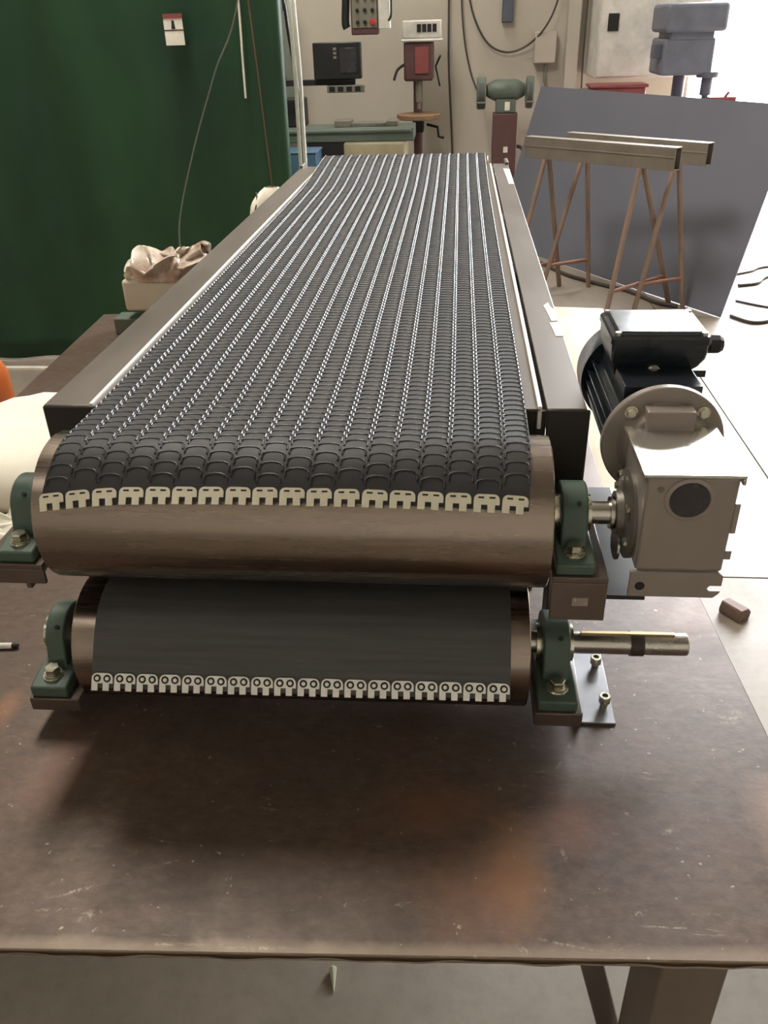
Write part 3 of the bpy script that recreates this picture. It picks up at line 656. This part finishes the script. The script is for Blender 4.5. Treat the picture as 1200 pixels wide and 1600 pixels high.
# ------------------------------------------------------------------ welding curtain
cu = thing('welding_curtain', 'tall dark green welding curtain hanging at the left', 'curtain', (-2.9, 4.67, 0))
def curt(u, v):
    x = -5.2+4.31*u; amp = 0.018+0.02*max(0, (u-0.86)/0.14)
    y = 4.67+amp*math.sin(x*7.5)+0.012*math.sin(x*17+v*2)+0.03*math.sin(x*2.1+v*1.4)+0.014*max(0, (u-0.90)/0.1)*math.sin(x*62)
    return V((x+0.03*v*(1 if u > 0.9 else 0), y, 0.015+2.9*v))
MB().grid(curt, 220, 24).build('curtain_sheet', MT['curtain'], cu, smooth=60, thick=0.002)
MB().cyl((-5.3, 4.67, 2.94), (-0.8, 4.67, 2.94), 0.022, 16).build('curtain_rail', MT['end_plate'], cu)
for x in (-5.25,): MB().cyl((x, 4.67, 0), (x, 4.67, 2.94), 0.022, 16).build('curtain_post', MT['end_plate'], cu)
st = MB(); st.box(-1.455, -1.360, 4.612, 4.616, 1.660, 1.795); so = st.build('sticker', MT['tag'], cu)
sm = MB(); sm.box(-1.455, -1.360, 4.609, 4.6118, 1.775, 1.795); sm.build('red_band', MT['red'], so)
sm = MB(); sm.box(-1.455, -1.360, 4.610, 4.6118, 1.723, 1.727); sm.prism([(-1.418, 1.73), (-1.398, 1.73), (-1.402, 1.765), (-1.413, 1.768)], 0.002, frame_m((0, 4.612, 0), (1, 0, 0), (0, 0, 1), (0, -1, 0))); sm.build('printed_mark', MT['dark'], so)
tag(MB().box(-5.0, -1.75, 4.50, 4.535, 0, 0.012).build('floor_strip', MT['whitecable']), 'pale flat strip on the floor in front of the green curtain', 'strip')
# white hoses from the ceiling
wp = thing('white_conduit', 'pair of thin white pipes running down beside the curtain edge', 'pipe', (-0.93, 5.2, 0))
for dx, dx2 in ((0, 0), (0.05, 0.028)):
    MB().tube(spline([(-0.955+dx, 5.2, 7.5), (-0.945+dx, 5.2, 3.0), (-0.935+dx2, 5.2, 2.0), (-0.925+dx2, 5.2, 1.5), (-0.93+dx2, 5.2, 1.0), (-0.93+dx2, 5.2, 0.0)], 6), 0.011, 10).build('pipe', MT['whitecable'], wp)
tag(MB().tube(spline([(-1.02, 5.4, 7.5), (-1.0, 5.4, 2.4), (-0.99, 5.4, 1.8), (-0.955, 5.4, 1.45), (-0.95, 5.4, 1.1), (-0.95, 5.4, 0.0)], 6), 0.010, 8).build('black_cable', MT['black']), 'black cable hanging between the curtain edge and the white pipes', 'cable')

# ------------------------------------------------------------------ machines along the back wall
mm = thing('milling_machine', 'grey milling machine with a display on an arm behind the conveyor', 'machine', (-0.9, 8.0, 0))
MB().box(-1.62, -0.38, 7.62, 7.98, 0.86, 0.97).box(-1.62, -0.40, 7.60, 7.64, 0.93, 0.96).build('machine_bed', MT['ggreen'], mm, bevel=0.01)
MB().box(-0.98, -0.45, 7.60, 8.0, 0.08, 0.86).build('machine_base', MT['beige'], mm, bevel=0.02)
MB().box(-1.2, -0.3, 7.5, 8.05, 0, 0.08).build('plinth', MT['dark'], mm, bevel=0.01)
MB().box(-1.9, -1.5, 7.9, 8.4, 0, 2.2).build('machine_column', MT['ggreen'], mm, bevel=0.02)
MB().box(-1.06, -0.92, 7.68, 7.92, 0.97, 1.02).box(-0.92, -0.62, 7.70, 7.86, 0.97, 1.0).box(-0.62, -0.52, 7.70, 7.9, 0.97, 1.01).build('vice', MT['grey'], mm, bevel=0.005)
MB().box(-1.52, -1.33, 7.75, 8.0, 0.97, 1.19).build('spindle_head', MT['dark'], mm, bevel=0.01)
MB().box(-1.30, -0.84, 7.63, 7.645, 0.73, 0.86).build('way_cover', MT['dark'], mm)
MB().box(-1.55, -0.85, 7.53, 7.57, 1.30, 1.345).box(-1.60, -1.50, 7.5, 8.0, 1.28, 1.36).build('readout_arm', MT['black'], mm, bevel=0.005)
rd = MB().box(-1.175, -0.79, 7.47, 7.55, 1.345, 1.605).box(-1.05, -0.86, 7.49, 7.55, 1.33, 1.345).build('readout_display', MT['black'], mm, bevel=0.012)
MB().box(-0.96, -0.83, 7.462, 7.471, 1.39, 1.565).build('screen', MT['screen'], rd, bevel=0.002)
for i in range(3): MB().box(-1.01, -0.985, 7.463, 7.471, 1.49+0.03*i, 1.51+0.03*i).build('digit_key', MT['grey'], rd)
kp = MB().box(-1.08, -0.77, 7.50, 7.56, 1.245, 1.30).build('keypad', MT['grey'], mm, bevel=0.006)
for i in range(4): MB().box(-1.06+0.07*i, -1.015+0.07*i, 7.494, 7.501, 1.255, 1.29).build('key', MT['black'], kp)
tag(MB().box(-1.50, -1.14, 7.1, 7.4, 0, 0.84).box(-1.51, -1.13, 7.09, 7.41, 0.84, 0.855).build('blue_cabinet', MT['blue'], bevel=0.008), 'low blue cabinet beside the white pipes', 'cabinet')

pd = thing('control_pendant', 'grey control pendant with a red stop button hanging at the top', 'control panel', (-0.7, 7.0, 1.6))
MB().box(-0.80, -0.60, 6.97, 7.06, 1.655, 2.02).build('pendant_box', MT['maroon'], pd, bevel=0.01)
MB().box(-0.79, -0.61, 6.962, 6.971, 1.70, 2.01).build('button_panel', MT['grey'], pd, bevel=0.002)
for i in range(3):
    for j in range(3):
        red = (i == 2 and j == 0)
        MB().cyl((-0.75+0.055*i, 6.963, 1.735+0.075*j), (-0.75+0.055*i, 6.945, 1.735+0.075*j), 0.020 if red else 0.013, 16, ch=0.003).build('button', MT['redbutton'] if red else MT['black'], pd)
MB().box(-0.60, -0.515, 6.97, 7.06, 1.69, 1.95).build('side_cover', MT['white'], pd, bevel=0.006)
MB().tube(spline([(-0.525, 6.97, 1.74), (-0.505, 6.96, 1.78), (-0.503, 6.96, 1.9), (-0.505, 6.96, 2.02)], 4), 0.008).build('side_handle', MT['black'], pd)
MB().tube(spline([(-0.835, 7.0, 1.70), (-0.845, 7.0, 1.74), (-0.835, 7.0, 1.88), (-0.83, 7.0, 2.02)], 4), 0.028, 10).build('grip', MT['dark'], pd)
MB().cyl((-0.70, 7.02, 2.02), (-0.70, 7.02, 7.5), 0.025, 12).build('hanger_tube', MT['dark'], pd)

dp = thing('drill_press', 'red and white column drill press against the beige back wall', 'drill press', (-0.38, 8.5, 0))
MB().cyl((-0.385, 8.55, 0.04), (-0.385, 8.55, 1.62), 0.042, 20).build('column', MT['maroon'], dp)
MB().box(-0.58, -0.19, 8.25, 8.72, 0, 0.05).build('foot', MT['dark'], dp, bevel=0.01)
MB().box(-0.50, -0.24, 8.32, 8.66, 1.27, 1.58).build('drill_head', MT['maroon'], dp, bevel=0.02)
MB().box(-0.40, -0.28, 8.305, 8.325, 1.33, 1.54).build('front_panel', MT['red'], dp, bevel=0.004)
hc = MB().box(-0.51, -0.17, 8.30, 8.70, 1.60, 1.74).box(-0.52, -0.16, 8.29, 8.71, 1.575, 1.60).build('pulley_cover', MT['white'], dp, bevel=0.015)
for i in range(4): MB().box(-0.38+0.045*i, -0.345+0.045*i, 8.292, 8.301, 1.65, 1.71).build('vent', MT['dark'], hc)
MB().cyl((-0.37, 8.40, 1.10), (-0.37, 8.40, 1.27), 0.03, 14).cyl((-0.37, 8.40, 1.04), (-0.37, 8.40, 1.10), 0.016, 12).build('chuck', MT['grey'], dp)
MB().cyl((-0.375, 8.42, 0.955), (-0.375, 8.42, 1.0), 0.20, 32, ch=0.006).build('drill_table', MT['tan'], dp)
MB().box(-0.43, -0.33, 8.40, 8.60, 0.84, 0.955).build('table_bracket', MT['dark'], dp, bevel=0.008)
MB().tube([(-0.30, 8.5, 0.9), (-0.20, 8.45, 0.88), (-0.19, 8.44, 0.80), (-0.14, 8.43, 0.79)], 0.012).build('crank', MT['dark'], dp)
for a in (0.5, 2.6, 4.7): MB().cyl((-0.22, 8.42, 1.38), (-0.20+0.02, 8.42+0.16*math.cos(a), 1.38+0.16*math.sin(a)), 0.008, 8).build('feed_handle', MT['dark'], dp)
MB().tube(spline([(-0.50, 8.4, 1.40), (-0.56, 8.36, 1.36), (-0.59, 8.34, 1.28)], 4), 0.012).build('chuck_guard_arm', MT['dark'], dp)

bgd = thing('bench_grinder', 'grey green double wheel bench grinder on a brown pedestal', 'grinder', (0.42, 8.5, 0))
MB().lathe((0.24, 8.5, 1.17), (1, 0, 0), [(0, 0.045), (0.02, 0.06), (0.08, 0.088), (0.27, 0.088), (0.33, 0.06), (0.35, 0.045)], 28).box(0.33, 0.51, 8.42, 8.58, 0.99, 1.10).build('grinder_motor', MT['ggreen'], bgd, bevel=0.004)
for x0, x1 in ((0.155, 0.235), (0.60, 0.665)):
    MB().lathe((x0, 8.5, 1.15), (1, 0, 0), [(0, 0.05), (0, 0.125), (0.01, 0.132), (x1-x0-0.01, 0.132), (x1-x0, 0.125), (x1-x0, 0.05)], 32).build('wheel_guard', MT['ggreen'], bgd, smooth=30)
    MB().cyl((x0+0.015, 8.49, 1.145), (x1-0.015, 8.49, 1.145), 0.128, 32).build('grinding_wheel', MT['wheel'], bgd)
    MB().box(x0, x1, 8.30, 8.37, 1.08, 1.09).build('tool_rest', MT['grey'], bgd)
pe = MB().box(0.31, 0.53, 8.38, 8.62, 0.05, 0.985).box(0.25, 0.60, 8.32, 8.68, 0, 0.05).build('pedestal', MT['maroon'], bgd, bevel=0.006)
MB().box(0.41, 0.45, 8.374, 8.381, 0.66, 0.71).build('switch_plate', MT['tag'], pe)
MB().box(0.41, 0.455, 8.412, 8.421, 1.01, 1.08).build('rating_label', MT['tag'], bgd)
MB().tube(spline([(0.52, 8.5, 0.7), (0.60, 8.45, 0.66), (0.64, 8.30, 0.4), (0.66, 8.26, 0.016)], 6), 0.016).build('power_cable', MT['cable'], bgd)

eb = thing('junction_box', 'pale junction box on the back wall above the grinder', 'junction box', (0.78, 8.95, 1.36))
MB().box(0.685, 0.885, 8.90, 9.0, 1.36, 1.62).build('box_body', MT['wall'], eb, bevel=0.008)
MB().box(0.69, 0.88, 8.893, 8.901, 1.366, 1.614).build('box_lid', MT['wall'], eb, bevel=0.003)
MB().tube(spline([(0.80, 8.95, 1.36), (0.80, 8.95, 1.22), (0.84, 8.95, 1.14), (0.95, 8.82, 1.12), (1.3, 8.80, 1.16)], 6), 0.013).build('conduit', MT['grey'], eb)
tag(MB().box(0.375, 0.475, 8.93, 9.0, 1.70, 2.4).build('hanging_bar', MT['slate'], bevel=0.008), 'dark blue grey bar fixed high on the back wall', 'bar')
def wcable(pts, r, label, mat='cable'): return tag(MB().tube(spline(pts, 8), r, 8).build('wall_cable', MT[mat]), label, 'cable', 'cables on the back wall')
wcable([(-0.12, 8.95, 7.49), (-0.12, 8.95, 2.6), (-0.115, 8.95, 2.0), (-0.11, 8.95, 1.4), (-0.08, 8.95, 0.9), (-0.05, 8.95, 0.3), (-0.05, 8.95, 0)], 0.010, 'dark cable running straight down the wall right of the red drill press')
wcable([(-0.02, 8.95, 7.49), (-0.02, 8.95, 2.6), (-0.005, 8.95, 2.0), (0.03, 8.95, 1.6), (0.10, 8.95, 1.3), (0.19, 8.80, 1.10), (0.22, 8.62, 1.04)], 0.008, 'thin cable curving down the wall to the grinder')
wcable([(0.02, 8.95, 7.49), (0.02, 8.95, 3.0), (0.03, 8.95, 2.3), (0.06, 8.95, 1.98), (0.12, 8.95, 1.75), (0.25, 8.95, 1.54), (0.42, 8.95, 1.46), (0.60, 8.94, 1.50), (0.76, 8.88, 1.64), (0.86, 8.88, 1.84), (0.90, 8.88, 2.1), (0.91, 8.9, 2.8), (0.91, 8.9, 7.49)], 0.009, 'dark cable hanging in a wide loop on the back wall')
wcable([(1.14, 8.84, 7.49), (1.14, 8.84, 2.6), (1.13, 8.84, 1.9), (1.13, 8.84, 1.4), (1.14, 8.84, 1.0), (1.14, 8.84, 0)], 0.008, 'thin dark cable hanging along the wall column left of the white cabinet')

wc = thing('wall_cabinet', 'large white cabinet hanging on the back wall at top right', 'cabinet', (1.5, 8.5, 1.25))
MB().box(1.18, 2.10, 8.32, 9.0, 1.255, 2.6).build('cabinet_body', MT['white'], wc, bevel=0.01)
MB().box(1.19, 2.09, 8.30, 8.321, 1.27, 2.59).build('cabinet_door', MT['white'], wc, bevel=0.004)
MB().box(1.245, 1.335, 8.285, 8.301, 1.615, 1.745).build('latch_recess', MT['dark'], wc, bevel=0.003)

d2_ = thing('drill_press', 'dark drill press silhouetted against the bright doorway', 'drill press', (1.82, 7.8, 0))
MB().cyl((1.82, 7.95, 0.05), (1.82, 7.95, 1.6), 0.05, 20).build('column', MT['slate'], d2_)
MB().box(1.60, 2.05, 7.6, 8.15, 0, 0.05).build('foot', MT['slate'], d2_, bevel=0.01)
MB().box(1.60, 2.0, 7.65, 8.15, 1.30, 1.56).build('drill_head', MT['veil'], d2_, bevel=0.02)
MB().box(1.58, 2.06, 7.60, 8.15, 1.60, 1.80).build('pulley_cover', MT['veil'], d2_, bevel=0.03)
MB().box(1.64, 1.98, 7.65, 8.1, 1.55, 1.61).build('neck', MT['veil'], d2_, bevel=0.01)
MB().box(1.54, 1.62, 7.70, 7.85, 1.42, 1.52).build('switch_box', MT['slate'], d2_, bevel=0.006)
MB().cyl((1.99, 7.72, 1.15), (1.99, 7.72, 1.32), 0.045, 16).cyl((1.99, 7.72, 1.28), (1.99, 7.72, 1.32), 0.09, 16).cyl((1.99, 7.72, 1.10), (1.99, 7.72, 1.15), 0.025, 12).build('chuck', MT['slate'], d2_)
MB().box(1.86, 2.30, 7.55, 7.95, 1.05, 1.09).box(1.80, 1.90, 7.85, 8.0, 0.95, 1.09).build('drill_table', MT['red'], d2_, bevel=0.006)
MB().cyl((2.12, 7.72, 1.09), (2.18, 7.72, 1.17), 0.012, 8).cyl((2.0, 7.72, 1.12), (2.24, 7.72, 1.12), 0.018, 8).build('drill_vice', MT['red'], d2_)
tag(MB().box(1.12, 1.57, 8.0, 8.27, 0, 1.20).box(1.10, 1.59, 7.98, 8.29, 1.20, 1.225).build('tool_chest', MT['red'], bevel=0.01), 'dull red chest behind the leaning grey sheet', 'chest')

# leaning sheet
shb = [V((1.73, 5.48, 0.004)), V((0.33, 7.72, 0.004))]; off = V((0.37, 0.40, 1.215))
nrm = (shb[1]-shb[0]).cross(off).normalized()
if nrm.y < 0: nrm = -nrm
m = MB(); q = [shb[0], shb[1], shb[1]+off, shb[0]+off]
a = [m.b.verts.new(p) for p in q]; b = [m.b.verts.new(p+nrm*0.006) for p in q]
m._f(a); m._f(b[::-1])
m.mi = 1
for i in range(4): m._f([a[i], a[(i+1) % 4], b[(i+1) % 4], b[i]])
tag(m.build('steel_sheet', [MT['sheet'], MT['sheetedge']], smooth=0), 'big blue grey steel sheet leaning behind the trestles', 'sheet')

# trestles
def trestle(p0, p1, top, feet, label):
    p0, p1 = V(p0), V(p1); d = (p1-p0); L = d.length; d.normalize(); n = V((-d.y, d.x, 0))
    c = (p0+p1)/2; t = thing('trestle', label, 'trestle', (c.x, c.y, 0), 'steel trestles in front of the leaning sheet')
    h, wd_ = 0.13, 0.075
    fm = frame_m((p0.x, p0.y, top), d, n, (0, 0, 1)); m = MB()
    for (y0, y1, z0, z1) in ((-wd_/2, wd_/2, -0.006, 0), (-wd_/2, -wd_/2+0.006, -h, -0.006), (wd_/2-0.006, wd_/2, -h, -0.006), (-wd_/2+0.006, wd_/2-0.006, -h, -h+0.006), (-wd_/2-0.004, -wd_/2, -0.06, -0.05)):
        m.box(0, L, y0, y1, z0, z1, fm)
    m.build('beam', MT['trestle'], t, bevel=0.002)
    for fr, fn_, ff in feet:
        tops = [p0+d*(L*fr)+n*s*0.025 for s in (-1, 1)]
        fo = [p0+d*(L*fr+al)+n*pe_ for pe_, al in (fn_, ff)]
        legs = []
        for tp, ft in zip(tops, fo):
            a_ = V((tp.x, tp.y, top-h)); b_ = V((ft.x, ft.y, 0.0)); MB().cyl(b_, a_, 0.017, 10).build('leg', MT['trestle_leg'], t); legs.append((a_, b_))
        q0 = legs[0][1].lerp(legs[0][0], 0.22); q1 = legs[1][1].lerp(legs[1][0], 0.22)
        MB().cyl(q0, q1, 0.013, 8).build('brace', MT['rust'], t)
trestle((0.462, 6.126, 0), (1.299, 5.42, 0), 1.05, [(0.15, (-0.28, -0.06), (0.30, -0.02)), (0.79, (-0.28, 0.02), (0.42, 0.10))], 'front steel trestle, the nearer of the two')
trestle((0.756, 6.298, 0), (1.526, 5.595, 0), 1.05, [(0.14, (-0.30, -0.08), (0.10, 0.06)), (0.80, (-0.30, 0.0), (0.08, 0.15))], 'rear steel trestle, right against the leaning sheet')

# floor cables by the door
def fcable(pts, r, label): return tag(MB().tube(spline([(x, y, r) for x, y in pts], 8), r, 8).build('floor_cable', MT['cable']), label, 'cable', 'cables on the floor by the doorway')
fcable([(1.80, 5.50), (1.90, 5.36), (2.05, 5.42), (2.25, 5.60), (2.9, 5.9), (3.8, 6.0)], 0.012, 'dark cable on the floor nearest the foot of the leaning sheet')
fcable([(0.30, 7.30), (0.62, 7.00), (0.84, 6.55), (0.98, 6.36), (1.12, 6.20), (1.24, 6.08), (1.38, 5.80), (1.50, 5.70)], 0.014, 'dark hose on the floor along the foot of the leaning sheet')
fcable([(1.93, 5.85), (2.1, 5.70), (2.5, 5.45), (3.2, 5.2)], 0.008, 'thin cable on the floor crossing the nearest cable by the sheet')
fcable([(2.05, 6.22), (2.2, 6.28), (2.32, 6.45), (2.6, 6.6), (3.3, 6.7)], 0.012, 'dark cable on the floor beside the upper edge of the sheet')
fcable([(2.05, 6.50), (2.25, 6.62), (2.4, 6.75), (2.9, 6.9)], 0.009, 'farthest short cable on the floor by the doorway')
